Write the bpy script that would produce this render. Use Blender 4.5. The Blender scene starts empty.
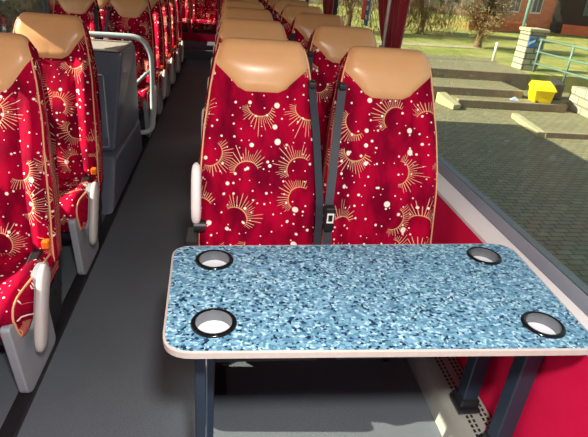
import bpy, bmesh, math, random
from mathutils import Vector, Matrix
R = random.Random(7)
PI = math.pi
C = bpy.context.scene.collection
SC = bpy.context.scene

# ------------------------------------------------------------------ node helpers
class NT:
    """small expression builder over a node tree"""
    def __init__(s, name):
        s.m = bpy.data.materials.new(name); s.m.use_nodes = True
        s.t = s.m.node_tree; s.t.nodes.clear()
        s.out = s.n('ShaderNodeOutputMaterial')
    def n(s, typ, **kw):
        x = s.t.nodes.new(typ)
        for k, v in kw.items(): setattr(x, k, v)
        return x
    def put(s, sock, v):
        if v is None: return
        if isinstance(v, bpy.types.NodeSocket): s.t.links.new(v, sock)
        else: sock.default_value = v
    def M(s, op, a, b=None, c=None):
        x = s.n('ShaderNodeMath', operation=op)
        s.put(x.inputs[0], a); s.put(x.inputs[1], b); s.put(x.inputs[2], c)
        return x.outputs[0]
    def V(s, op, a, b=None, sc=None):
        x = s.n('ShaderNodeVectorMath', operation=op)
        s.put(x.inputs[0], a); s.put(x.inputs[1], b)
        if sc is not None: s.put(x.inputs['Scale'], sc)
        return x.outputs['Value'] if op in ('LENGTH', 'DISTANCE', 'DOT_PRODUCT') else x.outputs[0]
    def sep(s, v):
        x = s.n('ShaderNodeSeparateXYZ'); s.put(x.inputs[0], v); return x.outputs
    def comb(s, a, b, c=0.0):
        x = s.n('ShaderNodeCombineXYZ')
        for i, v in enumerate((a, b, c)): s.put(x.inputs[i], v)
        return x.outputs[0]
    def step(s, v, lo, hi):
        x = s.n('ShaderNodeMapRange', interpolation_type='SMOOTHSTEP'); x.clamp = True
        s.put(x.inputs['Value'], v); s.put(x.inputs['From Min'], lo); s.put(x.inputs['From Max'], hi)
        return x.outputs[0]
    def mix(s, f, a, b):
        x = s.n('ShaderNodeMix', data_type='RGBA')
        s.put(x.inputs[0], f); s.put(x.inputs[6], a); s.put(x.inputs[7], b)
        return x.outputs[2]
    def noise(s, v, scale, detail=3, rough=.5):
        x = s.n('ShaderNodeTexNoise'); s.put(x.inputs['Vector'], v)
        x.inputs['Scale'].default_value = scale; x.inputs['Detail'].default_value = detail; x.inputs['Roughness'].default_value = rough
        return x.outputs[0]
    def vor(s, v, scale, rnd=1.0, dim='2D', feature='F1'):
        x = s.n('ShaderNodeTexVoronoi', voronoi_dimensions=dim, feature=feature)
        s.put(x.inputs['Vector'], v); x.inputs['Scale'].default_value = scale
        x.inputs['Randomness'].default_value = rnd
        return x.outputs
    def ramp(s, f, stops, mode='LINEAR'):
        x = s.n('ShaderNodeValToRGB'); x.color_ramp.interpolation = mode
        e = x.color_ramp.elements
        while len(e) < len(stops): e.new(.5)
        for i, (p, c) in enumerate(stops): e[i].position = p; e[i].color = (*c, 1)
        s.put(x.inputs[0], f); return x.outputs[0]
    def obj(s): return s.n('ShaderNodeTexCoord').outputs['Object']
    def uv(s): return s.n('ShaderNodeTexCoord').outputs['UV']
    def bsdf(s, col, rough=.5, metal=0., bump=None, bstr=.2, bdist=.01, sheen=0., spec=.5, coat=0.):
        b = s.n('ShaderNodeBsdfPrincipled')
        if isinstance(col, tuple): col = (*col[:3], 1)
        s.put(b.inputs['Base Color'], col); s.put(b.inputs['Roughness'], rough); s.put(b.inputs['Metallic'], metal)
        b.inputs['Specular IOR Level'].default_value = spec
        if sheen: b.inputs['Sheen Weight'].default_value = sheen; b.inputs['Sheen Roughness'].default_value = .4
        if coat: b.inputs['Coat Weight'].default_value = coat; b.inputs['Coat Roughness'].default_value = .1
        if bump is not None:
            u = s.n('ShaderNodeBump'); u.inputs['Strength'].default_value = bstr; u.inputs['Distance'].default_value = bdist
            s.put(u.inputs['Height'], bump); s.t.links.new(u.outputs[0], b.inputs['Normal'])
        s.t.links.new(b.outputs[0], s.out.inputs[0])
        return s.m

def srgb(r, g, b):
    f = lambda c: c/12.92 if c <= .04045 else ((c+.055)/1.055)**2.4
    return tuple(f(x/255) for x in (r, g, b))

MAT = {}
def plain(name, col, rough=.5, metal=0., var=.12, scale=30, bstr=.05, **kw):
    t = NT(name); n = t.noise(t.obj(), scale)
    a = tuple(c*(1-var) for c in col)+(1,); b = tuple(min(1, c*(1+var)) for c in col)+(1,)
    MAT[name] = t.bsdf(t.mix(n, a, b), rough, metal, bump=n, bstr=bstr, bdist=.002, **kw)
    return MAT[name]

def fabric():
    t = NT('red_star_fabric')
    oi = t.n('ShaderNodeObjectInfo').outputs['Random']
    uv = t.V('ADD', t.uv(), t.comb(t.M('MULTIPLY', oi, 37.0), t.M('MULTIPLY', oi, 91.0)))
    # crescents with rays
    vo = t.vor(uv, 5.9, .6)
    p = t.sep(t.V('SUBTRACT', uv, vo['Position']))
    rc = t.sep(vo['Color'])
    ang = t.M('MULTIPLY', rc[0], 6.2832)
    ca, sa = t.M('COSINE', ang), t.M('SINE', ang)
    x = t.M('ADD', t.M('MULTIPLY', p[0], ca), t.M('MULTIPLY', p[1], sa))
    y = t.M('SUBTRACT', t.M('MULTIPLY', p[1], ca), t.M('MULTIPLY', p[0], sa))
    x = t.M('ADD', x, .018)
    y = t.M('MULTIPLY', y, .85)
    r = t.M('SQRT', t.M('ADD', t.M('MULTIPLY', x, x), t.M('MULTIPLY', y, y)))
    th = t.M('ARCTAN2', y, x)
    ath = t.M('ABSOLUTE', th)
    span = t.M('SUBTRACT', 1.0, t.M('DIVIDE', ath, 1.6))
    span = t.M('MAXIMUM', span, 0.0)
    R0 = .037
    dr = t.M('SUBTRACT', r, R0)
    on = t.step(span, 0.0, .08)
    arcw = t.M('ADD', .0010, t.M('MULTIPLY', span, .0020))
    arc = t.M('MULTIPLY', t.step(t.M('ABSOLUTE', dr), arcw, t.M('MULTIPLY', arcw, .55)), on)
    k = t.M('ADD', t.M('MULTIPLY', th, 7.0), t.M('MULTIPLY', t.M('SINE', t.M('ADD', t.M('MULTIPLY', th, 4.0), ang)), .55))
    spk = t.M('FRACT', k)
    jit = t.M('FRACT', t.M('MULTIPLY', t.M('SINE', t.M('ADD', t.M('MULTIPLY', t.M('FLOOR', k), 12.99), ang)), 437.5))
    L = t.M('MULTIPLY', t.M('POWER', span, .6), t.M('ADD', .030, t.M('MULTIPLY', jit, .054)))
    lw = t.M('ABSOLUTE', t.M('SUBTRACT', spk, .5))
    lwm = t.M('MULTIPLY', lw, t.M('MULTIPLY', r, .143))      # metres across the ray
    ray = t.step(lwm, .0011, .0004)
    ray = t.M('MULTIPLY', ray, t.M('MULTIPLY', t.step(dr, L, t.M('MULTIPLY', L, .85)), t.step(dr, -.002, 0.0)))
    ray = t.M('MULTIPLY', ray, on)
    # dots
    def dots(scale, rmin, rmax, thr):
        d = t.vor(uv, scale, .9); c = t.sep(d['Color'])
        dist = t.V('LENGTH', t.V('SUBTRACT', uv, d['Position']))
        rad = t.M('ADD', rmin, t.M('MULTIPLY', t.M('POWER', c[0], 2.0), rmax-rmin))
        return t.M('MULTIPLY', t.step(dist, rad, t.M('MULTIPLY', rad, .75)), t.M('GREATER_THAN', c[1], thr))
    dd = t.M('MAXIMUM', dots(13, .0038, .0130, .34), dots(26, .0022, .0060, .30))
    nz = t.step(t.noise(t.V('MULTIPLY', uv, (1.6, .7, 1)), 8, 4), .33, .67)
    nf = t.noise(uv, 420, 1)
    base = t.mix(nz, (*srgb(112, 0, 34), 1), (*srgb(184, 3, 50), 1))
    base = t.mix(t.M('MULTIPLY', nf, .30), base, (*srgb(90, 0, 22), 1))
    c = t.mix(arc, base, (*srgb(205, 150, 95), 1))
    c = t.mix(t.M('MULTIPLY', ray, .82), c, (*srgb(238, 202, 160), 1))
    c = t.mix(dd, c, (*srgb(250, 232, 215), 1))
    MAT['fabric'] = t.bsdf(c, .85, bump=nf, bstr=.15, bdist=.001, spec=.06)
fabric()

t = NT('tan_leather'); nz = t.noise(t.obj(), 14, 4); fine = t.vor(t.obj(), 420, 1, '3D')['Distance']
MAT['leather'] = t.bsdf(t.mix(nz, (*srgb(210, 156, 104), 1), (*srgb(222, 170, 120), 1)), .31, bump=fine, bstr=.06, bdist=.001, spec=.45)
plain('piping', srgb(218, 160, 116), .5, var=.08)
plain('frame_grey', srgb(138, 142, 148), .45, var=.06)
plain('armrest_pad', srgb(172, 166, 162), .42, var=.05)
plain('armrest_white', srgb(232, 228, 222), .4, var=.04)
plain('black_plastic', srgb(24, 25, 28), .42, var=.15)
plain('belt', srgb(40, 45, 54), .6, var=.25, scale=300)
plain('buckle', srgb(70, 72, 78), .35)
plain('white_mark', srgb(235, 235, 230), .5, var=.03)
plain('orange_lever', srgb(240, 110, 20), .4)
plain('steel', srgb(190, 190, 190), .22, .9, var=.06)
plain('rim_steel', srgb(44, 46, 50), .16, .85, var=.06)
plain('cup_wall', srgb(120, 122, 126), .3, .6, var=.06)
plain('cup_base', srgb(196, 196, 200), .6, 0.0, var=.04)
plain('table_leg', srgb(38, 50, 66), .45, .2)
plain('table_edge', srgb(172, 160, 152), .45, var=.10, scale=60)
plain('rail_paint', srgb(178, 190, 190), .35, var=.05)
plain('console_grey', srgb(84, 92, 106), .30, var=.07, scale=8)
plain('console_line', srgb(140, 146, 156), .4)
plain('console_top', srgb(165, 160, 150), .35)
plain('ledge_white', srgb(206, 200, 198), .5, var=.05, scale=12)
plain('gasket_grey', srgb(120, 124, 134), .5, var=.05)
plain('bus_skin', srgb(150, 26, 36), .35)
plain('ceiling_grey', srgb(190, 188, 182), .8)
plain('curtain', srgb(128, 8, 36), .8, var=.25, scale=120, sheen=.3)
plain('alu', srgb(185, 188, 192), .35, .5)
plain('sticker_red', srgb(228, 82, 60), .5, var=.03)
plain('sticker_blue', srgb(58, 108, 178), .5, var=.03)
plain('blue_mark', srgb(70, 120, 210), .4)
t = NT('red_wall'); n1 = t.noise(t.obj(), 6, 5); n2 = t.noise(t.obj(), 260, 1)
MAT['red_wall'] = t.bsdf(t.mix(n1, (*srgb(190, 10, 58), 1), (*srgb(222, 30, 78), 1)), .85, bump=n2, bstr=.2, bdist=.001, spec=.08)
t = NT('vinyl_floor'); n1 = t.noise(t.obj(), 2.2, 6, .6); n2 = t.noise(t.obj(), 340, 2)
c = t.mix(n1, (*srgb(66, 73, 79), 1), (*srgb(88, 95, 101), 1)); c = t.mix(t.step(n2, .56, .72), c, (*srgb(124, 127, 130), 1))
c = t.mix(t.step(n2, .44, .30), c, (*srgb(48, 51, 56), 1))
c = t.mix(t.step(t.noise(t.obj(), 16, 5, .7), .69, .78), c, (*srgb(120, 116, 110), 1))
MAT['floor'] = t.bsdf(c, .62, bump=n2, bstr=.25, bdist=.001)
t = NT('track_rubber'); x = t.sep(t.obj()); n = t.M('FRACT', t.M('MULTIPLY', x[0], 62.0))
MAT['track'] = t.bsdf((.012, .012, .014), .45, bump=n, bstr=.6, bdist=.004)
# heater grille with slot rows
t = NT('heater_grille'); p = t.sep(t.obj()); xx, yy = p[0], p[1]
def band(a, b): return t.M('MULTIPLY', t.M('GREATER_THAN', xx, a), t.M('LESS_THAN', xx, b))
row = t.M('ADD', t.M('ADD', band(.052, .060), band(.067, .075)), t.M('ADD', band(.100, .108), band(.115, .123)))
slot = t.M('MULTIPLY', row, t.M('LESS_THAN', t.M('FRACT', t.M('MULTIPLY', yy, 52.0)), .66))
n = t.noise(t.obj(), 12, 4)
col = t.mix(n, (*srgb(142, 142, 134), 1), (*srgb(164, 164, 154), 1)); col = t.mix(slot, col, (.012, .012, .012, 1))
MAT['heater'] = t.bsdf(col, .42, .25)
# table laminate
t = NT('blue_chip_laminate'); p = t.obj()
mp = t.n('ShaderNodeMapping'); t.put(mp.inputs[0], p); mp.inputs['Rotation'].default_value = (0, 0, .5); mp.inputs['Scale'].default_value = (1, 1.7, 1)
v1 = t.vor(mp.outputs[0], 105, 1, '2D'); v2 = t.vor(t.V('ADD', p, (3.3, 1.7, 0)), 165, 1, '2D')
c1 = t.ramp(t.sep(v1['Color'])[0], [(0, srgb(28, 54, 82)), (.16, srgb(76, 114, 140)), (.42, srgb(112, 150, 174)), (.7, srgb(96, 136, 162)), (.86, srgb(158, 188, 206))], 'CONSTANT')
c2 = t.ramp(t.sep(v2['Color'])[1], [(0, srgb(20, 38, 60)), (.13, srgb(78, 120, 140)), (.55, srgb(110, 152, 168)), (.85, srgb(156, 188, 198))], 'CONSTANT')
MAT['laminate'] = t.bsdf(t.mix(t.M('LESS_THAN', t.sep(v2['Color'])[2], .5), c1, c2), .36, spec=.4)
# glass
def glass(name, tint, refl):
    t = NT(name)
    tr = t.n('ShaderNodeBsdfTransparent'); tr.inputs[0].default_value = (*tint, 1)
    gl = t.n('ShaderNodeBsdfGlossy'); gl.inputs['Roughness'].default_value = .01; gl.inputs[0].default_value = (1, 1, 1, 1)
    lwt = t.n('ShaderNodeLayerWeight'); lwt.inputs[0].default_value = .5
    fr = t.M('ADD', .012, t.M('MULTIPLY', t.M('POWER', lwt.outputs['Facing'], 4.0), refl))
    mx = t.n('ShaderNodeMixShader'); t.t.links.new(fr, mx.inputs[0])
    t.t.links.new(tr.outputs[0], mx.inputs[1]); t.t.links.new(gl.outputs[0], mx.inputs[2])
    t.t.links.new(mx.outputs[0], t.out.inputs[0]); MAT[name] = t.m
glass('window_glass', (.78, .80, .73), .35)
glass('clear_glass', (.86, .86, .83), .30)
# outdoors
t = NT('cobbles'); p = t.obj(); br = t.n('ShaderNodeTexBrick'); t.put(br.inputs[0], p)
br.inputs['Scale'].default_value = 1.0; br.inputs['Brick Width'].default_value = .21; br.inputs['Row Height'].default_value = .11; br.inputs['Mortar Size'].default_value = .010
br.inputs['Color1'].default_value = (*srgb(140, 134, 108), 1); br.inputs['Color2'].default_value = (*srgb(116, 112, 90), 1); br.inputs['Mortar'].default_value = (*srgb(62, 62, 44), 1)
n = t.noise(p, .9, 5)
MAT['cobbles'] = t.bsdf(t.mix(t.M('MULTIPLY', n, .6), br.outputs['Color'], (*srgb(112, 108, 72), 1)), .8, bump=br.outputs['Fac'], bstr=-.2, bdist=.01)
t = NT('grass'); p = t.obj(); n = t.noise(p, 1.1, 6, .65); n2 = t.noise(p, 30, 3)
c = t.mix(t.step(n, .35, .65), (*srgb(118, 130, 48), 1), (*srgb(168, 158, 96), 1)); c = t.mix(t.M('MULTIPLY', n2, .5), c, (*srgb(84, 102, 32), 1))
MAT['grass'] = t.bsdf(c, .9, bump=n2, bstr=.6, bdist=.05)
t = NT('path_gravel'); n = t.noise(t.obj(), 3, 6, .7)
MAT['gravel'] = t.bsdf(t.mix(n, (*srgb(120, 112, 88), 1), (*srgb(176, 168, 140), 1)), .9, bump=n)
t = NT('old_concrete'); n = t.noise(t.obj(), 3.5, 7, .7)
MAT['riser'] = t.bsdf(t.mix(n, (*srgb(96, 84, 70), 1), (*srgb(158, 142, 118), 1)), .9, bump=n, bstr=.5)
t = NT('coping_stone'); n = t.noise(t.obj(), 3, 7, .7)
MAT['coping'] = t.bsdf(t.mix(n, (*srgb(128, 122, 90), 1), (*srgb(182, 174, 140), 1)), .9, bump=n)
def blocks(name, a, b, mo, w, h, ms, axes):
    t = NT(name); q = t.sep(t.obj()); p = t.comb(q[axes[0]], q[axes[1]])
    br = t.n('ShaderNodeTexBrick'); t.put(br.inputs[0], p); br.inputs['Scale'].default_value = 1
    br.inputs['Brick Width'].default_value = w; br.inputs['Row Height'].default_value = h; br.inputs['Mortar Size'].default_value = ms
    br.inputs['Color1'].default_value = (*a, 1); br.inputs['Color2'].default_value = (*b, 1); br.inputs['Mortar'].default_value = (*mo, 1)
    n = t.noise(t.obj(), 5, 5)
    MAT[name] = t.bsdf(t.mix(t.M('MULTIPLY', n, .35), br.outputs['Color'], (*[c*.55 for c in a], 1)), .9, bump=br.outputs['Fac'], bstr=-.4)
blocks('stone_blocks', srgb(178, 172, 150), srgb(150, 144, 122), srgb(90, 86, 70), .4, .16, .02, (0, 2))
blocks('stone_wall', srgb(176, 170, 150), srgb(150, 146, 126), srgb(100, 96, 80), .5, .2, .02, (1, 2))
blocks('red_brick', srgb(236, 118, 72), srgb(214, 100, 60), srgb(190, 130, 100), .4, .14, .012, (0, 2))
plain('dark_timber', srgb(62, 44, 34), .7, scale=4, var=.3)
plain('pale_render', srgb(188, 180, 166), .8)
plain('pane_dark', srgb(70, 80, 84), .2)
plain('window_white', srgb(214, 208, 196), .5)
plain('bark', srgb(104, 84, 58), .9, scale=20, var=.35)
plain('leaf_dark', srgb(62, 66, 34), .8, scale=3, var=.4)
plain('leaf_olive', srgb(122, 108, 60), .8, scale=3, var=.35)
plain('leaf_brown', srgb(128, 104, 62), .8, scale=3, var=.35)
plain('teal_pipe', srgb(92, 122, 112), .5)
plain('bin_yellow', srgb(240, 206, 20), .45, var=.05)
plain('bin_dark', srgb(52, 50, 44), .6)
plain('sign_blue', srgb(44, 120, 196), .4)
plain('white_paint', srgb(226, 222, 206), .5)
plain('paper_blue', srgb(150, 166, 190), .6, var=.3, scale=9)

# ------------------------------------------------------------------ mesh helpers
def link(name, v, f, mat, parent=None, uv=None, smooth=False, loc=None, bevel=0, seg=2, angle=None):
    me = bpy.data.meshes.new(name); me.from_pydata([tuple(p) for p in v], [], [tuple(q) for q in f]); 
    me.materials.append(MAT[mat] if isinstance(mat, str) else mat)
    if uv is not None:
        l = me.uv_layers.new(name='UVMap')
        for lo in me.loops: l.data[lo.index].uv = uv[lo.vertex_index]
    bm = bmesh.new(); bm.from_mesh(me); bmesh.ops.recalc_face_normals(bm, faces=bm.faces); bm.to_mesh(me); bm.free()
    if smooth:
        me.polygons.foreach_set('use_smooth', [True]*len(me.polygons))
        if angle: me.set_sharp_from_angle(angle=math.radians(angle))
    me.update()
    o = bpy.data.objects.new(name, me); C.objects.link(o)
    if parent: o.parent = parent
    if loc: o.location = loc
    if bevel:
        b = o.modifiers.new('bevel', 'BEVEL'); b.width = bevel; b.segments = seg; b.limit_method = 'ANGLE'; b.angle_limit = .6
    return o
def thing(name, label, cat, loc=(0, 0, 0), group=None):
    o = bpy.data.objects.new(name, None); C.objects.link(o); o.location = loc; o.empty_display_size = .05
    return tag(o, label, cat, group)
def tag(o, label, cat, group=None):
    o['label'] = label; o['category'] = cat
    if group: o['group'] = group
    return o
def struct(o): o['kind'] = 'structure'; return o
def join(*parts):
    v, f = [], []
    for a, b in parts:
        n = len(v); v += list(a); f += [tuple(i+n for i in q) for q in b]
    return v, f
def box(x0, x1, y0, y1, z0, z1):
    v = [(x, y, z) for z in (z0, z1) for y in (y0, y1) for x in (x0, x1)]
    return v, [(0, 2, 3, 1), (4, 5, 7, 6), (0, 1, 5, 4), (2, 6, 7, 3), (0, 4, 6, 2), (1, 3, 7, 5)]
def hexa(a):
    return a, [(0, 2, 3, 1), (4, 5, 7, 6), (0, 1, 5, 4), (2, 6, 7, 3), (0, 4, 6, 2), (1, 3, 7, 5)]
def prism(poly, axis, a, b):
    n = len(poly); v = []
    for w in (a, b):
        for p, q in poly:
            v.append({'x': (w, p, q), 'y': (p, w, q), 'z': (p, q, w)}[axis])
    f = [tuple(range(n))[::-1], tuple(range(n, 2*n))] + [(i, (i+1) % n, n+(i+1) % n, n+i) for i in range(n)]
    return v, f
def catmull(pts, k=6):
    P = [Vector(p) for p in pts]; out = []
    for i in range(len(P)-1):
        p0, p1, p2, p3 = P[max(i-1, 0)], P[i], P[i+1], P[min(i+2, len(P)-1)]
        for j in range(k):
            t = j/k
            out.append(.5*((2*p1)+(p2-p0)*t+(2*p0-5*p1+4*p2-p3)*t*t+(3*p1-p0-3*p2+p3)*t**3))
    out.append(P[-1]); return out
def tube(path, r, n=8, flat=None):
    P = [Vector(p) for p in path]; v, f = [], []
    up = None
    for i, p in enumerate(P):
        d = (P[min(i+1, len(P)-1)]-P[max(i-1, 0)]).normalized()
        if up is None:
            up = d.orthogonal().normalized()
        up = (up-d*up.dot(d)).normalized(); s = d.cross(up)
        rr = r[i] if isinstance(r, (list, tuple)) else r
        for k in range(n):
            a = 2*PI*k/n; v.append(p+(up*math.cos(a)+s*math.sin(a))*rr)
    for i in range(len(P)-1):
        for k in range(n):
            f.append((i*n+k, i*n+(k+1) % n, (i+1)*n+(k+1) % n, (i+1)*n+k))
    f += [tuple(range(n))[::-1], tuple(range((len(P)-1)*n, len(P)*n))]
    return v, f
def strap(path, across, w, th):
    """flat band along path; across = direction of its width"""
    v, f = [], []
    P = [Vector(p) for p in path]; ac = Vector(across).normalized()
    for i, p in enumerate(P):
        d = (P[min(i+1, len(P)-1)]-P[max(i-1, 0)]).normalized(); a = (ac-d*ac.dot(d)).normalized(); n = d.cross(a)
        for s, q in ((-1, -1), (1, -1), (1, 1), (-1, 1)): v.append(p+a*s*w/2+n*q*th/2)
    for i in range(len(P)-1):
        for k in range(4): f.append((i*4+k, i*4+(k+1) % 4, i*4+4+(k+1) % 4, i*4+4+k))
    f += [(3, 2, 1, 0), tuple(range(len(P)*4-4, len(P)*4))]
    return v, f
def lathe(prof, n=28, cx=0, cy=0):
    v, f = [], []
    for r, z in prof:
        for k in range(n): v.append((cx+r*math.cos(2*PI*k/n), cy+r*math.sin(2*PI*k/n), z))
    for i in range(len(prof)-1):
        for k in range(n): f.append((i*n+k, i*n+(k+1) % n, (i+1)*n+(k+1) % n, (i+1)*n+k))
    return v, f
def rounded(poly, r, k=5):
    out = []; n = len(poly)
    for i in range(n):
        p, a, b = Vector(poly[i]), Vector(poly[i-1]), Vector(poly[(i+1) % n])
        rr = r[i] if isinstance(r, (list, tuple)) else r
        u, w = (a-p), (b-p); m = min(rr, u.length*.49, w.length*.49)
        s, e = p+u.normalized()*m, p+w.normalized()*m
        for j in range(k+1):
            t = j/k; q = s*(1-t)**2+p*2*t*(1-t)+e*t*t; out.append((q.x, q.y))
    return out

# ------------------------------------------------------------------ coach seat
def interp(tab, z):
    if z <= tab[0][0]: return tab[0][1]
    for (a, p), (b, q) in zip(tab, tab[1:]):
        if z <= b: return p+(q-p)*(z-a)/(b-a)
    return tab[-1][1]
WIDTH = [(.38, .225), (.60, .224), (.72, .221), (.80, .217), (.93, .207), (1.06, .187), (1.14, .171), (1.19, .156), (1.25, .150)]
def ups(pts, k=5): return [(p.x, p.y) for p in catmull([(a, b, 0) for a, b in pts], k)]
FRONT = ups([(-.235, .40), (-.225, .50), (-.205, .60), (-.175, .72), (-.135, .84), (-.090, .96), (-.052, 1.05), (-.030, 1.115), (-.014, 1.162)], 6)
TOP = ups([(-.014, 1.162), (.004, 1.190), (.032, 1.201), (.066, 1.188), (.082, 1.158)], 6)[1:]
BACK = ups([(.082, 1.158), (.060, 1.05), (-.01, .80), (-.09, .55), (-.13, .40)], 5)[1:]
PROF = FRONT+TOP+BACK
def prof_normals(pr, closed=False):
    out = []
    n = len(pr)
    for i in range(n):
        a = Vector(pr[(i-1) % n] if closed else pr[max(i-1, 0)]); b = Vector(pr[(i+1) % n] if closed else pr[min(i+1, n-1)])
        d = (b-a).normalized(); out.append(Vector((-d.y, d.x)))
    return out
PN = prof_normals(PROF)
def arclen(pr):
    s = [0]
    for a, b in zip(pr, pr[1:]): s.append(s[-1]+math.dist(a, b))
    return s
SLEN = arclen(PROF)
NF = len(FRONT)
def edge_inset(u, rx=.2, amt=.034):
    a = abs(u)
    if a <= 1-rx: return 0
    q = min(1, (a-(1-rx))/rx); return (1-math.sqrt(max(0, 1-q*q*.98)))*amt
def bolster(u, z):
    k = interp([(.40, 1), (.85, 1), (1.02, .35), (1.08, 0)], z)
    a = abs(u)
    return k*(.026*math.exp(-((a-.80)/.13)**2)-.015*math.exp(-((a-.56)/.06)**2)-.004*math.exp(-(u/.05)**2)+.004*math.cos(z*16))
def back_point(i, u, lift=0):
    y, z = PROF[i]; n = PN[i]
    o = lift-edge_inset(u)
    if i < NF: o += bolster(u, z)
    w = interp(WIDTH, z)
    top = max(0, z-1.12)/.09
    return (u*w, y+n.x*o, z+n.y*o-.010*top*(1 if abs(u) > .7 else abs(u)/.7)**2*0+0)
US = [-1, -.985, -.955, -.92, -.87, -.8, -.72, -.62, -.54, -.45, -.3, -.15, 0, .15, .3, .45, .54, .62, .72, .8, .87, .92, .955, .985, 1]
def grid_faces(nr, nc, close_r=False):
    f = []
    for i in range(nr if close_r else nr-1):
        for j in range(nc-1):
            a = i*nc+j; b = ((i+1) % nr)*nc+j; f.append((a, a+1, b+1, b))
    return f
def backrest_mesh():
    nr, nc = len(PROF), len(US); v, uv = [], []
    for i in range(nr):
        for u in US:
            p = back_point(i, u); v.append(p); uv.append((p[0]+(.03*(abs(u) > .95)*u), SLEN[i]))
    f = grid_faces(nr, nc, True)
    f.append(tuple(i*nc for i in range(nr))); f.append(tuple(i*nc+nc-1 for i in range(nr))[::-1])
    return v, f, uv
def idx_at(z):   # fractional profile index on the front at height z
    for i in range(NF-1):
        if PROF[i+1][1] >= z: return i+(z-PROF[i][1])/(PROF[i+1][1]-PROF[i][1])
    return NF-1
def back_pf(fi, u, lift):
    i = min(int(fi), len(PROF)-2); t = fi-i
    a, b = Vector(back_point(i, u, lift)), Vector(back_point(i+1, u, lift)); return a.lerp(b, t)
def headrest_mesh(z0=1.05):
    f0 = idx_at(z0); f1 = NF+len(TOP)+5
    rows = [f0+(f1-f0)*k/40 for k in range(41)]
    v = []; cols = [k/12-1 for k in range(25)]
    for ri, fi in enumerate(rows):
        i = min(int(fi), len(PROF)-2); z = PROF[i][1]+(PROF[i+1][1]-PROF[i][1])*(fi-i)
        front = fi < NF+6
        w = interp(WIDTH, z)
        if front:
            wl = interp([(z0, .058), (z0+.003, .072), (z0+.010, .084), (z0+.026, .098), (1.125, .160), (1.14, .170)], z); uu = min(.962, wl/w)
        else: uu = .962
        for c in cols:
            e = max(abs(c)**8 if uu < .961 else abs(c)**10, 1 if ri in (0, 40) else 0)
            lift = .009*(1-e)-.0015*e+.002
            lift += .010*math.exp(-((fi-(f0+NF)/2)/5)**2)*(1-c*c)*(1-e)
            v.append(tuple(back_pf(fi, uu*c*.998, lift)))
    return v, grid_faces(41, 25)
def piping_mesh(sgn):
    pts = []
    for i in range(0, NF+9):
        p = Vector(back_point(i, sgn*.962, .002)); pts.append(p)
    return tube(pts, .0036, 6)
# cushion
CP = ups([(-.17, .425), (-.25, .440), (-.36, .448), (-.48, .462), (-.565, .468)], 4)+ups([(-.565, .468), (-.605, .455), (-.622, .42), (-.615, .37), (-.59, .315), (-.565, .30)], 4)[1:]+ups([(-.565, .30), (-.40, .315), (-.17, .33)], 3)[1:]
CN = [-n for n in prof_normals(CP, True)]
CS = arclen(CP)
CUS = [-1, -.985, -.95, -.9, -.84, -.76, -.66, -.5, -.25, 0, .25, .5, .66, .76, .84, .9, .95, .985, 1]
def cush_point(i, u, lift=0):
    y, z = CP[i]; n = CN[i]; o = lift-edge_inset(u, .16, .03)
    if i < 26: o += .014*math.exp(-((abs(u)-.82)/.12)**2)-.008*math.exp(-((abs(u)-.6)/.06)**2)
    return (u*.217, y+n.x*o, z+n.y*o)
def cushion_mesh():
    nr, nc = len(CP), len(CUS); v, uv = [], []
    for i in range(nr):
        for u in CUS: p = cush_point(i, u); v.append(p); uv.append((p[0]+.5, CS[i]+.3))
    f = grid_faces(nr, nc, True)
    f.append(tuple(i*nc for i in range(nr))[::-1]); f.append(tuple(i*nc+nc-1 for i in range(nr)))
    return v, f, uv

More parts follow.
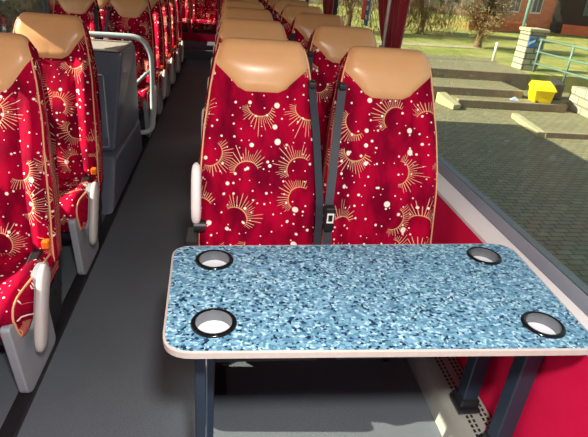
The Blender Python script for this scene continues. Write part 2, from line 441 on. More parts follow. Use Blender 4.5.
SHARED = {}
def make_seat(aisle, belt, low, arm_up, label, group, loc):
    """aisle: +1/-1 = side of the seat that faces the aisle, 0 = window seat; belt: side of the belt; low: how far the left block sits lower"""
    t = thing('coach_seat', label, 'seat', loc, group)
    def part(name, mesh, mat, par=t, smooth=True, angle=None, uvm=None, bevel=0, lift=True):
        o = link(name, mesh[0], mesh[1], mat, par, uv=mesh[2] if len(mesh) > 2 else None, smooth=smooth, angle=angle, bevel=bevel)
        if lift and par is t: o.location.z = -low
        return o
    b = part('backrest', backrest_mesh(), 'fabric')
    for s in (-1, 1): part('piping', piping_mesh(s), 'piping', b)
    h = part('headrest', headrest_mesh(1.015 if low else 1.044), 'leather')
    cu = part('seat_cushion', cushion_mesh(), 'fabric')
    for s in (-1, 1):
        part('piping', tube([cush_point(i, s*.95, .001) for i in range(1, 33)], .004, 6), 'piping', cu)
    # frame under the cushion, legs
    side = aisle if aisle else -belt
    fr = join(box(-.2, .2, -.56, -.2, .26+low, .308+low), box(-.2, .2, -.22, -.12, .20+low, .40+low))
    part('seat_frame', fr, 'black_plastic', smooth=False, bevel=.006, lift=True) if False else part('seat_frame', join(box(-.2, .2, -.55, -.2, .25, .298), box(-.2, .2, -.20, -.135, .22, .395)), 'black_plastic', smooth=False, bevel=.006)
    if aisle:
        poly = rounded([(-.655, .345), (-.615, .03), (-.575, .0), (-.33, .0), (-.30, .02), (-.32, .20), (-.26, .31)], [.02, .02, .03, .03, .03, .05, .02], 4)
        x0 = aisle*(.150 if low == 0 else .172)
        part('leg', prism(poly, 'x', x0, x0+aisle*.032), 'frame_grey', smooth=True, angle=40, bevel=.006, lift=False)
        # dark side shield behind the armrest
        poly = rounded([(-.52, .42), (-.42, .20), (-.27, .08), (-.17, .08), (-.08, .30), (-.12, .44), (-.22, .475)], .05, 5)
        sh = part('side_shield', prism(poly, 'x', aisle*.150, aisle*.190), 'black_plastic', angle=40, bevel=.008)
        part('maker_badge', prism([(p[0]*.013-.22, p[1]*.018+.26) for p in [(math.cos(a*PI/6), math.sin(a*PI/6)) for a in range(12)]], 'x', aisle*.190, aisle*.193), 'blue_mark', sh, smooth=False)
        ar = armrest(aisle, arm_up, t, low)
    else:
        part('leg', join(box(belt*-.10-.015, belt*-.10+.015, -.30, -.22, low, .27)), 'black_plastic', smooth=False, bevel=.006)
    lv = part('recline_lever', join(box(side*.205-.013, side*.205+.013, -.27, -.235, .475, .508)), 'orange_lever', smooth=False, bevel=.005)
    # seat belt on the inner side
    bx = belt*.212
    pts = [(belt*.176, -.062, 1.075), (belt*.182, -.088, 1.02), (belt*.194, -.14, .92), (belt*.205, -.20, .79), (belt*.214, -.24, .68), (belt*.212, -.275, .55)]
    sb = part('seat_belt', strap(catmull(pts, 4), (1, .35*belt, 0), .029, .003), 'belt', smooth=False)
    g = part('belt_guide', join(box(belt*.176-.014, belt*.176+.014, -.080, -.03, 1.07, 1.092)), 'black_plastic', sb, smooth=False, bevel=.006)
    if belt < 0:
        bx, by, bz = belt*.214, -.262, .655
        bk = part('belt_buckle', join(box(bx-.018, bx+.018, by-.018, by+.018, bz-.05, bz+.045)), 'black_plastic', sb, smooth=False, bevel=.006)
        yf, yb = by-.0225, by-.0175
        part('latch_plate', join(box(bx-.012, bx+.012, yf, yb, bz-.012, bz-.007), box(bx-.012, bx+.012, yf, yb, bz+.020, bz+.025), box(bx-.012, bx-.008, yf, yb, bz-.007, bz+.02), box(bx+.008, bx+.012, yf, yb, bz-.007, bz+.02)), 'white_mark', bk, smooth=False)
    return t
def armrest(s, up, t, low):
    x = s*(.224 if up else .243)
    if up:   # folded up along the back
        path = catmull([(x, -.20, .60), (x, -.212, .66), (x, -.197, .74), (x, -.172, .815)], 5)
        rad = (.018, .036)
    else:    # folded down past the cushion
        path = catmull([(x+s*.002, -.39, .485), (x+s*.004, -.455, .43), (x+s*.004, -.52, .32), (x+s*.002, -.555, .225)], 5)
        rad = (.019, .034)
    n = len(path); v, f = [], []
    for i, p in enumerate(path):
        d = (path[min(i+1, n-1)]-path[max(i-1, 0)]).normalized(); a = Vector((1, 0, 0)); b = d.cross(a)
        q = i/(n-1); k = math.sqrt(max(.05, 1-abs(2*q-1)**5))
        for j in range(14):
            an = 2*PI*j/14; ca, sa = math.cos(an), math.sin(an)
            ca = math.copysign(abs(ca)**.7, ca); sa = math.copysign(abs(sa)**.7, sa)
            v.append(p+a*ca*rad[0]*k+b*sa*rad[1]*k)
    for i in range(n-1):
        for j in range(14): f.append((i*14+j, i*14+(j+1) % 14, i*14+14+(j+1) % 14, i*14+14+j))
    f += [tuple(range(14))[::-1], tuple(range(n*14-14, n*14))]
    o = link('armrest', v, f, 'armrest_white' if up else 'armrest_pad', t, smooth=True); o.location.z = -low
    if up: pv = join(tube([(s*.19, -.215, .59), (s*.232, -.215, .59)], .024, 14), box(min(s*.215, s*.255), max(s*.215, s*.255), -.30, -.19, .40, .57))
    else:
        pv = join(tube([(s*.19, -.40, .43), (s*.245, -.40, .43)], .03, 14), prism(rounded([(-.44, .16), (-.30, .44), (-.36, .47), (-.43, .46), (-.52, .30)], .02, 4), 'x', s*.20, s*.222))
    k = link('armrest_hinge', pv[0], pv[1], 'black_plastic' if up else 'frame_grey', t, smooth=True, angle=40); k.location.z = -low
    return o
def copy_tree(o, parent=None):
    c = o.copy(); C.objects.link(c)
    if parent is not None: c.parent = parent
    for ch in list(o.children): copy_tree(ch, c)
    return c

PITCH = .764
ORD = ['first', 'second', 'third', 'fourth', 'fifth', 'sixth', 'seventh', 'eighth', 'ninth']
XR_A, XR_W = 0.0, .462
XL_A, XL_W = -1.0, -1.466
LOW = .06
def rlabel(side, k):
    if k == 0: return ('red fabric coach seat directly behind the blue table, ' + ('aisle side' if side == 'aisle' else 'window side'))
    return f'red coach seat, {side} side, {ORD[k]} row counted from the blue table'
gR = 'coach seats in the rows behind the table'; gL = 'coach seats across the aisle from the table'
pa = make_seat(-1, 1, 0, True, rlabel('aisle', 0), gR, (XR_A, 0, 0))
pw = make_seat(0, -1, 0, True, rlabel('window', 0), gR, (XR_W, 0, 0))
for k in range(1, 9):
    for src, x, side in ((pa, XR_A, 'aisle'), (pw, XR_W, 'window')):
        c = copy_tree(src); c.location = (x, k*PITCH, 0); c['label'] = rlabel(side, k)
LY = [.172, .936, 3.20, 3.96, 4.73, 5.49, 6.25]
LLAB = ['sunlit coach seat nearest the camera, cut off by the photo left edge, {}', 'sunlit coach seat across the aisle just in front of the grey console, {}',
        'shaded coach seat just behind the curved grab rail, {}', 'coach seat across the aisle, second row behind the curved grab rail, {}',
        'coach seat across the aisle, third row behind the curved grab rail, {}', 'coach seat across the aisle, fourth row behind the curved grab rail, {}',
        'coach seat across the aisle, fifth row behind the curved grab rail, {}']
la = make_seat(1, -1, LOW, False, LLAB[0].format('aisle side'), gL, (XL_A, LY[0], 0))
lw = make_seat(0, 1, LOW, False, LLAB[0].format('window side'), gL, (XL_W, LY[0], 0))
for k in range(1, 7):
    for src, x, side in ((la, XL_A, 'aisle side'), (lw, XL_W, 'window side')):
        c = copy_tree(src); c.location = (x, LY[k], 0); c['label'] = LLAB[k].format(side)
# rear bench, five across
for k, x in enumerate((-1.42, -.96, -.49, -.02, .45)):
    c = thing('bench_seat', ['leftmost seat of the rear bench at the end of the bus', 'second seat from the left on the rear bench', 'middle seat of the rear bench at the end of the aisle',
               'second seat from the right on the rear bench', 'rightmost seat of the rear bench at the end of the bus'][k], 'seat', (x, 7.62, .16), 'seats of the rear bench')
    for ch in pa.children:
        if ch.name.split('.')[0] in ('backrest', 'headrest', 'seat_cushion', 'seat_frame'): copy_tree(ch, c)

# ------------------------------------------------------------------ table
TZ = .72; TH = .013
TT = thing('folding_table', 'blue speckled table with four cup holders in front of the red seats', 'table', (.247, -.80, 0))
ox, oy = .247, -.80
outline = rounded([(-.262-ox, -.592-oy), (-.246-ox, -1.022-oy), (.735-ox, -1.040-oy), (.762-ox, -.555-oy)], [.05, .06, .055, .06], 7)
CUPS = [(-.150, -.665), (.644, -.633), (-.145, -.932), (.638, -.954)]
bm = bmesh.new()
def loop(pts, z):
    vs = [bm.verts.new((x, y, z)) for x, y in pts]; es = [bm.edges.new((vs[i], vs[(i+1) % len(vs)])) for i in range(len(vs))]; return vs, es
CR = .043
edges = loop(outline, TZ)[1]
for cx, cy in CUPS:
    edges += loop([(cx-ox+CR*math.cos(2*PI*k/28), cy-oy+CR*math.sin(2*PI*k/28)) for k in range(28)], TZ)[1]
bmesh.ops.triangle_fill(bm, use_beauty=True, use_dissolve=False, edges=edges)
ext = bmesh.ops.extrude_face_region(bm, geom=bm.faces[:])
for e in ext['geom']:
    if isinstance(e, bmesh.types.BMVert): e.co.z -= TH
bmesh.ops.recalc_face_normals(bm, faces=bm.faces)
me = bpy.data.meshes.new('table_top'); bm.to_mesh(me); bm.free(); me.materials.append(MAT['laminate'])
top = bpy.data.objects.new('table_top', me); C.objects.link(top); top.parent = TT
# edge trim
def grow(poly, d):
    out = []; n = len(poly)
    for i in range(n):
        a, b = Vector(poly[i-1]), Vector(poly[(i+1) % n]); t_ = (b-a).normalized(); out.append((poly[i][0]+t_.y*d, poly[i][1]-t_.x*d))
    return out
sg = 1 if sum(outline[i][0]*outline[(i+1) % len(outline)][1]-outline[(i+1) % len(outline)][0]*outline[i][1] for i in range(len(outline))) > 0 else -1
o1, o2 = outline, grow(outline, .004*sg)
n = len(o1)
rings = [[(x, y, TZ+.0006) for x, y in grow(outline, -.001*sg)], [(x, y, TZ-.0015) for x, y in o2], [(x, y, TZ-TH-.003) for x, y in o2], [(x, y, TZ-TH-.003) for x, y in grow(outline, -.006*sg)]]
v = [p for r_ in rings for p in r_]; f = []
for a in range(4):
    for i in range(n): f.append((a*n+i, a*n+(i+1) % n, ((a+1) % 4)*n+(i+1) % n, ((a+1) % 4)*n+i))
link('edge_trim', v, f, 'table_edge', TT, smooth=True, angle=35)
for cx, cy in CUPS:
    prof = [(.0405, TZ+.0005), (.0412, TZ+.004), (.046, TZ+.0055), (.050, TZ+.004), (.0515, TZ+.0008), (.0515, TZ+.0002)]
    cup = link('cup_holder', *lathe([(.0405, TZ+.0045), (.0395, TZ-.004), (.0385, TZ-.028), (.0400, TZ-.028), (.0415, TZ)], 32), 'cup_wall', TT, smooth=True, angle=50, loc=(cx-ox, cy-oy, 0))
    link('rim', *lathe(prof, 32), 'rim_steel', cup, smooth=True)
    link('cup_base', *lathe([(0.0003, TZ-.025), (.0330, TZ-.025), (.0388, TZ-.023), (.0386, TZ-.028), (.0003, TZ-.028)], 32), 'cup_base', cup, smooth=True, angle=40)
def leg(x, y, w, d, z0):
    lo = link('leg', *box(-w/2, w/2, -d/2, d/2, z0, TZ-.030), 'table_leg', TT, loc=(x-ox, y-oy, 0), bevel=.004)
    link('foot', *join(box(-w/2-.012, w/2+.012, -d/2-.02, d/2+.02, z0, z0+.012), box(-w/2-.006, w/2+.006, -d/2-.008, d/2+.008, z0+.012, z0+.045)), 'black_plastic', lo, bevel=.004)
leg(-.178, -.885, .026, .030, .0); leg(-.158, -.71, .022, .030, .0)
leg(.736, -.835, .052, .050, .135); leg(.716, -.655, .052, .050, .135)
link('support_frame', *join(box(-.19-ox, .74-ox, -.90-oy, -.87-oy, TZ-.058, TZ-.030), box(-.19-ox, .74-ox, -.725-oy, -.695-oy, TZ-.058, TZ-.030)), 'table_leg', TT, bevel=.003)
link('fixing_plate', *join(*[box(x-ox-.03, x-ox+.03, y-oy-.05, y-oy+.05, TZ-.034, TZ-TH) for x, y in ((.05, -.87), (.05, -.71), (.45, -.87), (.45, -.71))]), 'table_leg', TT)

# ------------------------------------------------------------------ bus shell
Y0, Y1 = -3.4, 8.15
struct(link('floor', *box(-1.72, .92, Y0, Y1, -.06, 0), 'floor'))
struct(link('trim_1', *prism([(-.845, 0), (-.845, .006), (-.838, .009), (-.792, .009), (-.785, .006), (-.785, 0)], 'y', Y0, 7.0), 'track'))
struct(link('trim_2', *prism([(-.165, 0), (-.165, .006), (-.158, .009), (-.112, .009), (-.105, .006), (-.105, 0)], 'y', -.45, 7.0), 'track'))
struct(link('rear_platform', *box(-1.66, .80, 6.98, 8.1, 0, .16), 'floor', bevel=.01))
WT = 1.72
struct(link('wall_right', *join(prism([(.80, 0), (.772, .640), (.88, .640), (.92, .60), (.92, -.3), (.80, -.3)], 'y', Y0, Y1), prism([(.86, WT), (.80, WT+.02), (.78, 1.98), (.92, 1.98), (.92, WT)], 'y', Y0, Y1)), 'red_wall'))
struct(link('trim_3', *prism([(.770, .641), (.770, .654), (.776, .660), (.828, .680), (.834, .676), (.834, .641)], 'y', Y0, Y1), 'ledge_white', smooth=True, angle=30))
struct(link('trim_4', *prism([(.834, .641), (.834, .680), (.846, .712), (.885, .712), (.885, .641)], 'y', Y0, Y1), 'gasket_grey'))
PANES = [(-3.3, 1.22), (1.34, 3.0), (3.12, 4.78), (4.90, 6.5), (6.62, 8.0)]
for k, (a, b) in enumerate(PANES):
    struct(link(f'window_{k+1}', *box(.850, .856, a, b, .712, WT), 'window_glass'))
for k, y in enumerate((1.22, 3.0, 4.78, 6.5)):
    struct(link(f'trim_{5+k}', *box(.845, .875, y, y+.12, .712, WT), 'black_plastic'))
struct(link('bus_side', *join(box(.921, .95, Y0, Y1, -.85, .58), box(.921, .95, Y0, Y1, WT, 2.1)), 'bus_skin'))
LT = 1.47
struct(link('wall_left', *join(box(-1.72, -1.66, Y0, Y1, -.3, .82), box(-1.72, -1.66, Y0, Y1, LT, 1.98)), 'red_wall'))
struct(link('trim_9', *box(-1.73, -1.63, Y0, Y1, .82, .86), 'gasket_grey', bevel=.01))
LP = [-1.0, 1.95, 3.1, 5.0, 6.7]
prev = Y0
for k, y in enumerate(LP+[Y1]):
    struct(link(f'window_{k+6}', *box(-1.70, -1.694, prev, y, .86, LT), 'clear_glass')); prev = y+.11
for k, y in enumerate(LP): struct(link(f'trim_{k+10}', *box(-1.72, -1.67, y, y+.11, .86, LT), 'black_plastic'))
struct(link('wall_front', *join(box(-1.72, .92, Y0-.08, Y0, -.3, .95), box(-1.72, .92, Y0-.08, Y0, 1.75, 1.98)), 'gasket_grey'))
struct(link('window_13', *box(-1.72, .92, Y0-.04, Y0-.034, .95, 1.75), 'clear_glass'))
struct(link('ceiling', *box(-1.74, .95, Y0, Y1+.1, 1.98, 2.1), 'ceiling_grey'))
struct(link('wall_back', *join(box(-1.72, .92, Y1, Y1+.08, -.3, 1.0), box(-1.72, .92, Y1, Y1+.08, 1.55, 1.98), box(-1.72, -1.5, Y1, Y1+.08, 1.0, 1.55), box(.7, .92, Y1, Y1+.08, 1.0, 1.55)), 'red_wall'))
struct(link('window_12', *box(-1.5, .7, Y1+.03, Y1+.036, 1.0, 1.55), 'window_glass'))

# heater along the right wall
hp = rounded([(0, 0), (.012, .085), (.045, .118), (.135, .130), (.135, 0)], [.001, .02, .02, .005, .001], 4)
hv, hf = prism(hp, 'y', -2.9, 2.2)
H = link('heater_cover', hv, hf, 'heater', loc=(.625, .7, 0), smooth=True, angle=30)
H.location = (.655, .7, 0)
tag(H, 'pale metal heater cover with slotted grille along the floor under the window', 'heater')

# ------------------------------------------------------------------ console and grab rail
K = thing('stairwell_console', 'dark grey console between the left rows of seats, beside the aisle', 'console', (-.80, 1.6, 0))
kx, ky = -.80, 1.6
up_ = hexa([(x-kx, y-ky, z) for x, y, z in [(-1.30, 1.36, .30), (-.835, 1.36, .30), (-1.30, 2.16, .30), (-.800, 2.16, .30), (-1.30, 1.38, .925), (-.742, 1.38, .925), (-1.30, 2.16, .865), (-.800, 2.16, .865)]])
body = link('body', *up_, 'console_grey', K, bevel=.018, seg=3)
link('panel_line', *join(box(-.44, -.436, -.246, -.238, .33, .78), box(-.066, -.060, -.248, -.225, .33, .79), box(-.44, -.060, -.248, -.220, .784, .790), box(-.44, -.060, -.248, -.235, .33, .336)), 'console_line', body)
base = hexa([(x-kx, y-ky, z) for x, y, z in [(-1.30, 1.02, 0), (-.80, 1.02, 0), (-1.30, 2.26, 0), (-.80, 2.26, 0), (-1.30, 1.28, .30), (-.815, 1.28, .30), (-1.30, 2.20, .30), (-.800, 2.20, .30)]])
link('base', *base, 'console_grey', K, bevel=.03, seg=3)
tp = hexa([(x-kx, y-ky, z) for x, y, z in [(-1.31, 1.35, .927), (-.76, 1.35, .927), (-1.31, 2.14, .867), (-.81, 2.14, .867), (-1.31, 1.35, .945), (-.77, 1.35, .945), (-1.31, 2.14, .885), (-.815, 2.14, .885)]])
link('top_tray', *tp, 'console_top', K, bevel=.006)
rp = []
ry = 2.42
corner = lambda pts: pts
path = catmull([(-1.62, ry, .872), (-1.3, ry, .880), (-.98, ry, .885), (-.86, ry, .880), (-.795, ry, .842), (-.755, ry, .76), (-.748, ry, .67), (-.752, ry, .45), (-.757, ry, .24), (-.765, ry, .165), (-.80, ry, .12), (-.86, ry, .108), (-.92, ry, .108)], 6)
G = thing('grab_rail', 'curved pale tubular grab rail beside the aisle behind the grey console', 'rail', (-.775, ry, 0))
link('rail_tube', *tube([(p.x+.80, 0, p.z) for p in path], .021, 12), 'rail_paint', G, smooth=True)
link('brace', *tube([(-.752+.80, 0, .64), (-.80+.80, 0, .60), (-.88+.80, 0, .52)], .016, 12), 'rail_paint', G, smooth=True)
link('mount', *join(tube([(-.92+.80, 0, .108), (-.95+.80, 0, .108)], .032, 12), box(-.17, -.14, -.03, .03, 0, .12)), 'frame_grey', G, smooth=True, angle=40)

# ------------------------------------------------------------------ curtains
def curtain_mesh(ya, yb, yat, ybt, z0, z1, depth=.014, folds=5):
    v, nr, nc = [], 16, 41
    for i in range(nr):
        q = i/(nr-1); z = z0+(z1-z0)*q; k = q**.75
        a, b = ya+(yat-ya)*k, yb+(ybt-yb)*k
        for j in range(nc):
            s = j/(nc-1); v.append((math.sin(s*folds*2*PI+.6*q)*depth*(1+.3*math.sin(s*9)), a+(b-a)*s, z))
    m = len(v); v += [(x+.004, y, z) for x, y, z in v]
    f = grid_faces(nr, nc); f += [tuple(i+m for i in q[::-1]) for q in f]
    return v, f
def curtain(x, yc, mirror, label):
    o = link('curtain', *curtain_mesh(-.125, .125, -.21, .66, 1.09, 1.76), 'curtain', loc=(x, yc, 0), smooth=True)
    return tag(o, label, 'curtain', 'gathered window curtains')
curtain(.805, 1.06, 1, 'dark red gathered curtain at the window beside the second row')
c2 = curtain(.805, 3.07, 1, 'dark red curtain farther back on the window side, behind the headrests')
c3 = curtain(-1.645, 3.08, 1, 'dark red curtain on the far left window, behind the sunlit seats')
CRl = thing('curtain_rail', 'thin grey upright bar with pale bracket in front of the red curtain', 'rail', (.766, 1.09, 0))
link('upright_bar', *join(box(-.006, .006, -.016, .016, 1.08, 1.76)), 'alu', CRl, bevel=.003)
link('bracket', *join(box(-.012, .012, -.05, .045, 1.06, 1.095), box(-.012, .012, -.10, -.05, 1.065, 1.085)), 'alu', CRl, bevel=.004)
S = thing('window_sticker', 'red and blue sticker strip on the window pane behind the curtain', 'sticker', (.847, 1.89, 1.2))
link('red_half', *box(-.0015, .0015, .005, .10, -.03, .20), 'sticker_red', S)
link('blue_half', *box(-.0015, .0015, -.10, .004, -.06, .17), 'sticker_blue', S)
for a in range(3):
    link('printed_mark', *box(-.0022, -.0012, -.07, -.02, -.02+a*.06, .01+a*.06), 'white_mark', S)

# ------------------------------------------------------------------ outdoors
GZ = -1.2
struct(link('ground', *box(.99, 14, -8, 10.25, GZ-.3, GZ), 'cobbles'))
struct(link('ground_far_side', *box(-30, .99, -14, 40, GZ-.3, GZ), 'cobbles'))
def terrace(z, y0, y1, x1, lab, low, x0=1.1):
    T = thing('terrace_step', lab, 'step', (5, y0, low), 'broad paved steps outside')
    link('riser', *box(x0-5, x1-5, 0, .16, 0, z-low), 'riser', T, bevel=.02)
    link('paving', *box(x0-5, x1-5, .16, y1-y0, 0, z-low), 'cobbles', T)
    return T
terrace(-1.0, 9.77, 10.25, 8.5, 'lowest broad paved step outside the window, with the yellow bin', GZ, 5.55)
terrace(-.80, 10.25, 11.45, 7.5, 'middle broad paved step outside the window', GZ)
terrace(-.55, 11.45, 13.4, 8.3, 'topmost broad paved step outside, level with the stone pillar', GZ)
struct(link('landing', *box(7.5, 10.2, 10.25, 11.45, GZ-.1, -1.0), 'cobbles'))
struct(link('ground_upper', *box(1.0, 40, 13.4, 60, GZ-.2, -.552), 'grass'))
struct(link('ground_right', *box(8.3, 40, 11.45, 13.4, GZ-.2, -.552), 'grass'))
struct(link('path', *prism([(1.2, 15.6), (9.6, 16.8), (9.8, 17.6), (1.2, 16.6)], 'z', -.552, -.540), 'gravel'))
struct(link('path_paved', *prism([(1.2, 13.4), (8.3, 13.4), (8.6, 14.2), (1.2, 14.2)], 'z', -.552, -.543), 'cobbles'))
cop = link('coping_stone', *hexa([(5.14, 10.2, -1.2), (5.40, 10.24, -1.2), (5.30, 9.45, -1.2), (5.53, 9.52, -1.2), (5.14, 10.2, -.93), (5.40, 10.24, -.93), (5.30, 9.45, -1.08), (5.53, 9.52, -1.08)]), 'coping', bevel=.02)
tag(cop, 'pale sloping coping stone at the near end of the lowest step', 'stone')
SLB = thing('slab_step', 'low paved slab with pale edge below the lowest step, under the yellow bin', 'step', (7.2, 8.4, GZ))
sp = [(6.62, 8.98), (6.36, 7.50), (8.40, 7.40), (8.50, 8.9), (8.40, 9.40)]
link('paving', *prism([(x-7.2, y-8.4) for x, y in sp], 'z', 0, .10), 'cobbles', SLB)
link('edge_stone', *join(prism([(6.55-7.2, 8.98-8.4), (6.28-7.2, 7.42-8.4), (6.46-7.2, 7.42-8.4), (6.72-7.2, 8.98-8.4)], 'z', 0, .115)), 'coping', SLB, bevel=.01)
link('riser', *box(6.46-7.2, 8.42-7.2, 7.40-8.4, 7.52-8.4, 0, .112), 'riser', SLB)
sw = link('stone_wall', *prism([(0, 0), (.45, 0), (.75, 2.5), (.35, 2.5)], 'z', GZ, -.62), 'stone_wall', loc=(8.55, 7.9, 0), bevel=.02)
tag(sw, 'low pale stone wall right of the yellow bin', 'wall')
P = thing('stone_pillar', 'square stone block pillar with a blue sign, topping the steps', 'pillar', (8.62, 12.35, -.552))
link('shaft', *box(-.27, .27, -.26, .26, 0, 1.05), 'stone_blocks', P, bevel=.02)
link('cap', *box(-.31, .31, -.30, .30, 1.05, 1.14), 'coping', P, bevel=.02)
sg_ = link('sign', *box(-.25, -.03, -.285, -.262, .64, .90), 'sign_blue', P)
link('sign_symbol', *prism([(-.22, .70), (-.06, .80), (-.06, .86), (-.16, .80), (-.22, .80)], 'y', -.288, -.284), 'white_paint', sg_)
B = thing('grit_bin', 'bright yellow bin with sloping lid on the lowest step', 'bin', (7.86, 10.06, -1.0))
bz = lambda p: hexa(p)
link('body', *hexa([(-.27, -.20, 0), (.17, -.26, 0), (-.17, .26, 0), (.29, .2, 0), (-.32, -.24, .30), (.19, -.30, .30), (-.20, .28, .34), (.33, .22, .34)]), 'bin_yellow', B, bevel=.02)
link('lid', *hexa([(-.36, -.28, .30), (.22, -.34, .30), (-.22, .32, .34), (.37, .25, .34), (-.30, -.2, .40), (.17, -.25, .41), (-.18, .28, .48), (.32, .22, .48)]), 'bin_yellow', B, bevel=.02)
for x in (-.22, .06): link('foot', *box(x, x+.1, -.22, -.12, -.0, .05), 'bin_dark', B)
db = link('dark_crate', *hexa([(0, 0, 0), (.28, 0, 0), (.1, .5, 0), (.36, .5, 0), (0, 0, .40), (.3, 0, .40), (.1, .5, .46), (.38, .5, .46)]), 'bin_dark', loc=(8.36, 10.32, -1.0), bevel=.02)
tag(db, 'dark box standing right behind the yellow bin', 'box')
lit = link('litter', *[x for x in (lambda vs: (vs, [(0, 1, 4), (1, 2, 4), (2, 3, 4), (3, 0, 4), (0, 3, 2, 1)]))([(0, 0, 0), (.22, -.03, 0), (.26, .16, 0), (.03, .14, 0), (.12, .06, .09)])], 'paper_blue', loc=(7.05, 9.98, -1.0))
tag(lit, 'crumpled pale blue litter lying on the step left of the bin', 'litter')
bo = link('bollard', *tube([(0, 0, 0), (.0, 0, .40), (-.0, 0, .56)], [.045, .04, .035], 10), 'white_paint', loc=(8.27, 13.6, -.545), smooth=True); tag(bo, 'slim white post on the path left of the pillar', 'post')
po = link('pole', *tube([(0, 0, 0), (-.0, 0, 3.4)], [.06, .05], 10), 'teal_pipe', loc=(10.0, 15.3, -.552), smooth=True); tag(po, 'tall grey green pole behind the stone pillar', 'pole')
RL = thing('railing', 'grey green pipe railing right of the stone pillar', 'railing', (8.75, 9.9, -.62))
def rl(t_): return (.25*t_-.1, 2.1-4.2*t_)
for zz in (.30, .62, .95):
    (x0, y0), (x1, y1) = rl(0), rl(1); link('rail', *tube([(x0, y0, zz), (x1, y1, zz)], .025, 8), 'teal_pipe', RL, smooth=True)
for t_ in (0.02, .34, .66, .98):
    x0, y0 = rl(t_); link('post', *tube([(x0, y0, 0), (x0, y0, .97)], .03, 8), 'teal_pipe', RL, smooth=True)

hb = []
hv, hf = [], []
hn, hm = 40, 9
for i in range(hn):
    y = 1.0+i*.42
    for j in range(hm):
        a = PI*j/(hm-1); rr = 1+.12*R.gauss(0, 1)
        hv.append((.75*math.cos(a)*rr, y+.08*R.gauss(0, 1), 1.75*max(0, math.sin(a))**.55*rr*(1 if 0 < j < hm-1 else 0)))
hf = grid_faces(hn, hm)+[tuple(range(hm)), tuple(range((hn-1)*hm, hn*hm))[::-1]]
HD = thing('hedge', 'dark hedge seen through the left window behind the sunlit seats', 'hedge', (-6.2, 0, GZ))
link('inner_growth', hv, hf, 'leaf_dark', HD)
lv_, lf_ = [], []
for k in range(5000):
    p = Vector(hv[R.randrange(len(hv))])*1.0+Vector((R.gauss(0, .12), R.gauss(0, .2), R.gauss(0, .12))); p.z = max(.05, p.z)
    d = Vector((R.gauss(0, 1), R.gauss(0, 1), R.gauss(0, 1))).normalized(); e = d.orthogonal().normalized(); q = R.uniform(.04, .08); m = len(lv_)
    lv_ += [p, p+d*q+e*q*.5, p+d*q*2, p+d*q-e*q*.5]; lf_.append((m, m+1, m+2, m+3))
link('leaves', lv_, lf_, 'leaf_dark', HD)
def tree(x, y, h, crown, label, leafmat, nleaf, weep, seed):
    r = random.Random(seed)
    T = thing('tree', label, 'tree', (x, y, -.552), 'trees on the grass')
    parts = [tube(catmull([(0, 0, -.05), (.05, .02, h*.25), (-.04, .05, h*.5), (.05, 0, h*.9)], 4), [.16*(1-.85*i/12) for i in range(13)], 8)]
    leaves_v, leaves_f = [], []
    tips = []
    for k in range(34):
        a = r.uniform(0, 2*PI); z0 = h*r.uniform(.10, .70) if weep else h*r.uniform(.04, .6); rad = crown*r.uniform(.6, 1.0); z1 = z0+h*r.uniform(.15, .35)
        z2 = z1-(h*r.uniform(.2, .6) if weep else -h*.1)
        p = catmull([(0, 0, z0), (math.cos(a)*rad*.5, math.sin(a)*rad*.5, z1), (math.cos(a)*rad, math.sin(a)*rad, max(.15, z2))], 5)
        parts.append(tube(p, [.035*(1-.8*i/(len(p)-1)) for i in range(len(p))], 5)); tips.append(p)
    v, f = join(*parts); link('trunk', v, f, 'bark', T, smooth=True)
    for k in range(nleaf):
        p = r.choice(tips); q = p[r.randrange(3, len(p))]+Vector((r.gauss(0, .16), r.gauss(0, .16), r.gauss(0, .16)))*crown
        q.z = max(q.z, .06)
        s = r.uniform(.05, .10) if weep else r.uniform(.025, .055); d = Vector((r.gauss(0, .4), r.gauss(0, .4), -1 if weep else r.gauss(0, 1))).normalized(); e = d.orthogonal().normalized()
        m = len(leaves_v)
        leaves_v += [q, q+d*s*1.6+e*s*.35, q+d*s*3.2, q+d*s*1.6-e*s*.35]; leaves_f.append((m, m+1, m+2, m+3))
    link('foliage', leaves_v, leaves_f, leafmat, T)
tree(8.9, 22.0, 4.0, 1.5, 'weeping olive tree on the grass left of the brick building', 'leaf_olive', 6500, True, 3)
tree(9.45, 17.2, 2.5, 1.1, 'bushy bare-twigged tree on the grass right of the weeping tree', 'leaf_brown', 9000, False, 5)
tree(4.9, 20.0, 4.2, 1.5, 'drooping tree farther left behind the red curtain', 'leaf_olive', 1800, True, 8)
tree(5.6, 28.0, 5.0, 2.0, 'distant tree on the lawn behind the seat headrests', 'leaf_brown', 1500, False, 11)

BB = thing('brick_building', 'orange red brick building beyond the grass', 'building', (16.4, 27.2, -.552))
ang = math.atan2(3.2, 6.65); BB.rotation_euler.z = ang
link('wall', *prism([(-3.9, 0), (3.7, 0), (6.2, 5), (2.8, 5)], 'z', 0, 5), 'red_brick', BB)
for x in (-3.2, -.9, 1.2):
    w = link('window', *box(x, x+1.0, -.06, .02, 1.0, 2.6), 'window_white', BB); link('pane', *join(box(x+.1, x+.46, -.08, -.05, 1.1, 2.5), box(x+.54, x+.9, -.08, -.05, 1.1, 2.5)), 'pane_dark', w)
DB = thing('dark_building', 'dark timber clad wing right of the brick building', 'building', (19.9, 28.4, -.552))
DB.rotation_euler.z = -.45
link('wall', *box(0, 9, 0, 5, .0, 5), 'dark_timber', DB)
link('plinth', *box(.3, 9, -.15, 0, 0, .55), 'red_brick', DB)
w = link('window', *box(1.2, 4.6, -.05, .02, 1.1, 2.8), 'pane_dark', DB)
PB = thing('pale_building', 'distant pale building at the far edge of the lawn', 'building', (13.5, 40, -.552))
link('wall', *box(-9, 6, 0, 4, 0, 6), 'pale_render', PB)
for k in range(9): link('window', *box(-8.6+k*1.6, -7.7+k*1.6, -.05, .02, .9, 2.4), 'pane_dark', PB)

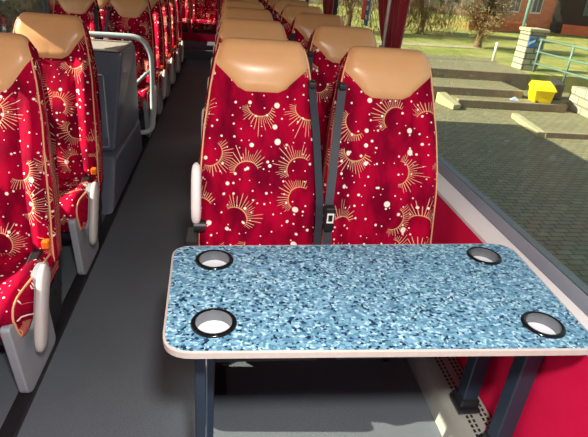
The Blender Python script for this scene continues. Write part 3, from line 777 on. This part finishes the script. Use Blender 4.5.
# ------------------------------------------------------------------ light
SUN = Vector((1, .02, -.60)).normalized()
L = bpy.data.lights.new('sun', 'SUN'); L.energy = 20.0; L.angle = .009; L.color = (1, .93, .80)
so = bpy.data.objects.new('sun', L); C.objects.link(so); so.rotation_euler = SUN.to_track_quat('-Z', 'Y').to_euler(); so.location = (-20, -12, 10)
CL = thing('added_flash', 'added flash source in a square housing above the front of the aisle', 'lamp', (-.02, -1.98, 1.98))  # added out of view: stands in for a flash above the camera
link('added_flash_housing', *box(-.16, .16, -.16, .16, -.03, 0), 'frame_grey', CL, bevel=.01)  # invented housing for the flash, not a known fixture of the coach
A = bpy.data.lights.new('flash_source', 'AREA'); A.shape = 'DISK'; A.size = .16; A.energy = 82; A.color = (1, .97, .93)  # camera flash as a small disk of light
ao = bpy.data.objects.new('flash_source', A); C.objects.link(ao); ao.location = (-.02, -1.98, 1.94)
W = bpy.data.worlds.new('world'); SC.world = W; W.use_nodes = True; nt = W.node_tree; nt.nodes.clear()
sky = nt.nodes.new('ShaderNodeTexSky'); sky.sky_type = 'NISHITA'; sky.sun_disc = False
sky.sun_elevation = math.asin(-SUN.z); sky.sun_rotation = math.atan2(-SUN.x, -SUN.y)
bg = nt.nodes.new('ShaderNodeBackground'); bg.inputs[1].default_value = .5
wo = nt.nodes.new('ShaderNodeOutputWorld'); mxs = nt.nodes.new('ShaderNodeMix'); mxs.data_type = 'RGBA'; mxs.inputs[0].default_value = .45; mxs.inputs[7].default_value = (1.25, 1.2, 1.1, 1)
nt.links.new(sky.outputs[0], mxs.inputs[6]); nt.links.new(mxs.outputs[2], bg.inputs[0]); nt.links.new(bg.outputs[0], wo.inputs[0])

# ------------------------------------------------------------------ camera
f_, cx, cy, cz, pit, yaw, rol = CAM = (494.6279, -.1293, -1.8222, 1.4273, .4578, .1592, .0890)
fw = Vector((math.sin(yaw)*math.cos(pit), math.cos(yaw)*math.cos(pit), -math.sin(pit)))
r0 = Vector((math.cos(yaw), -math.sin(yaw), 0)); u0 = r0.cross(fw)
r2 = r0*math.cos(rol)+u0*math.sin(rol); u2 = -r0*math.sin(rol)+u0*math.cos(rol)
cam = bpy.data.cameras.new('camera'); co = bpy.data.objects.new('camera', cam); C.objects.link(co)
cam.sensor_fit = 'HORIZONTAL'; cam.sensor_width = 36; cam.lens = f_/588*36; cam.clip_start = .02; cam.clip_end = 300
m = Matrix((r2, u2, -fw)).transposed().to_4x4(); m.translation = (cx, cy, cz); co.matrix_world = m
SC.camera = co
SC.view_settings.view_transform = 'Standard'; SC.view_settings.look = 'None'; SC.view_settings.exposure = 0.0; SC.view_settings.gamma = 1.0
SC.view_settings.use_curve_mapping = False
SC.cycles.use_denoising = True
SC.cycles.max_bounces = 8; SC.cycles.transparent_max_bounces = 16
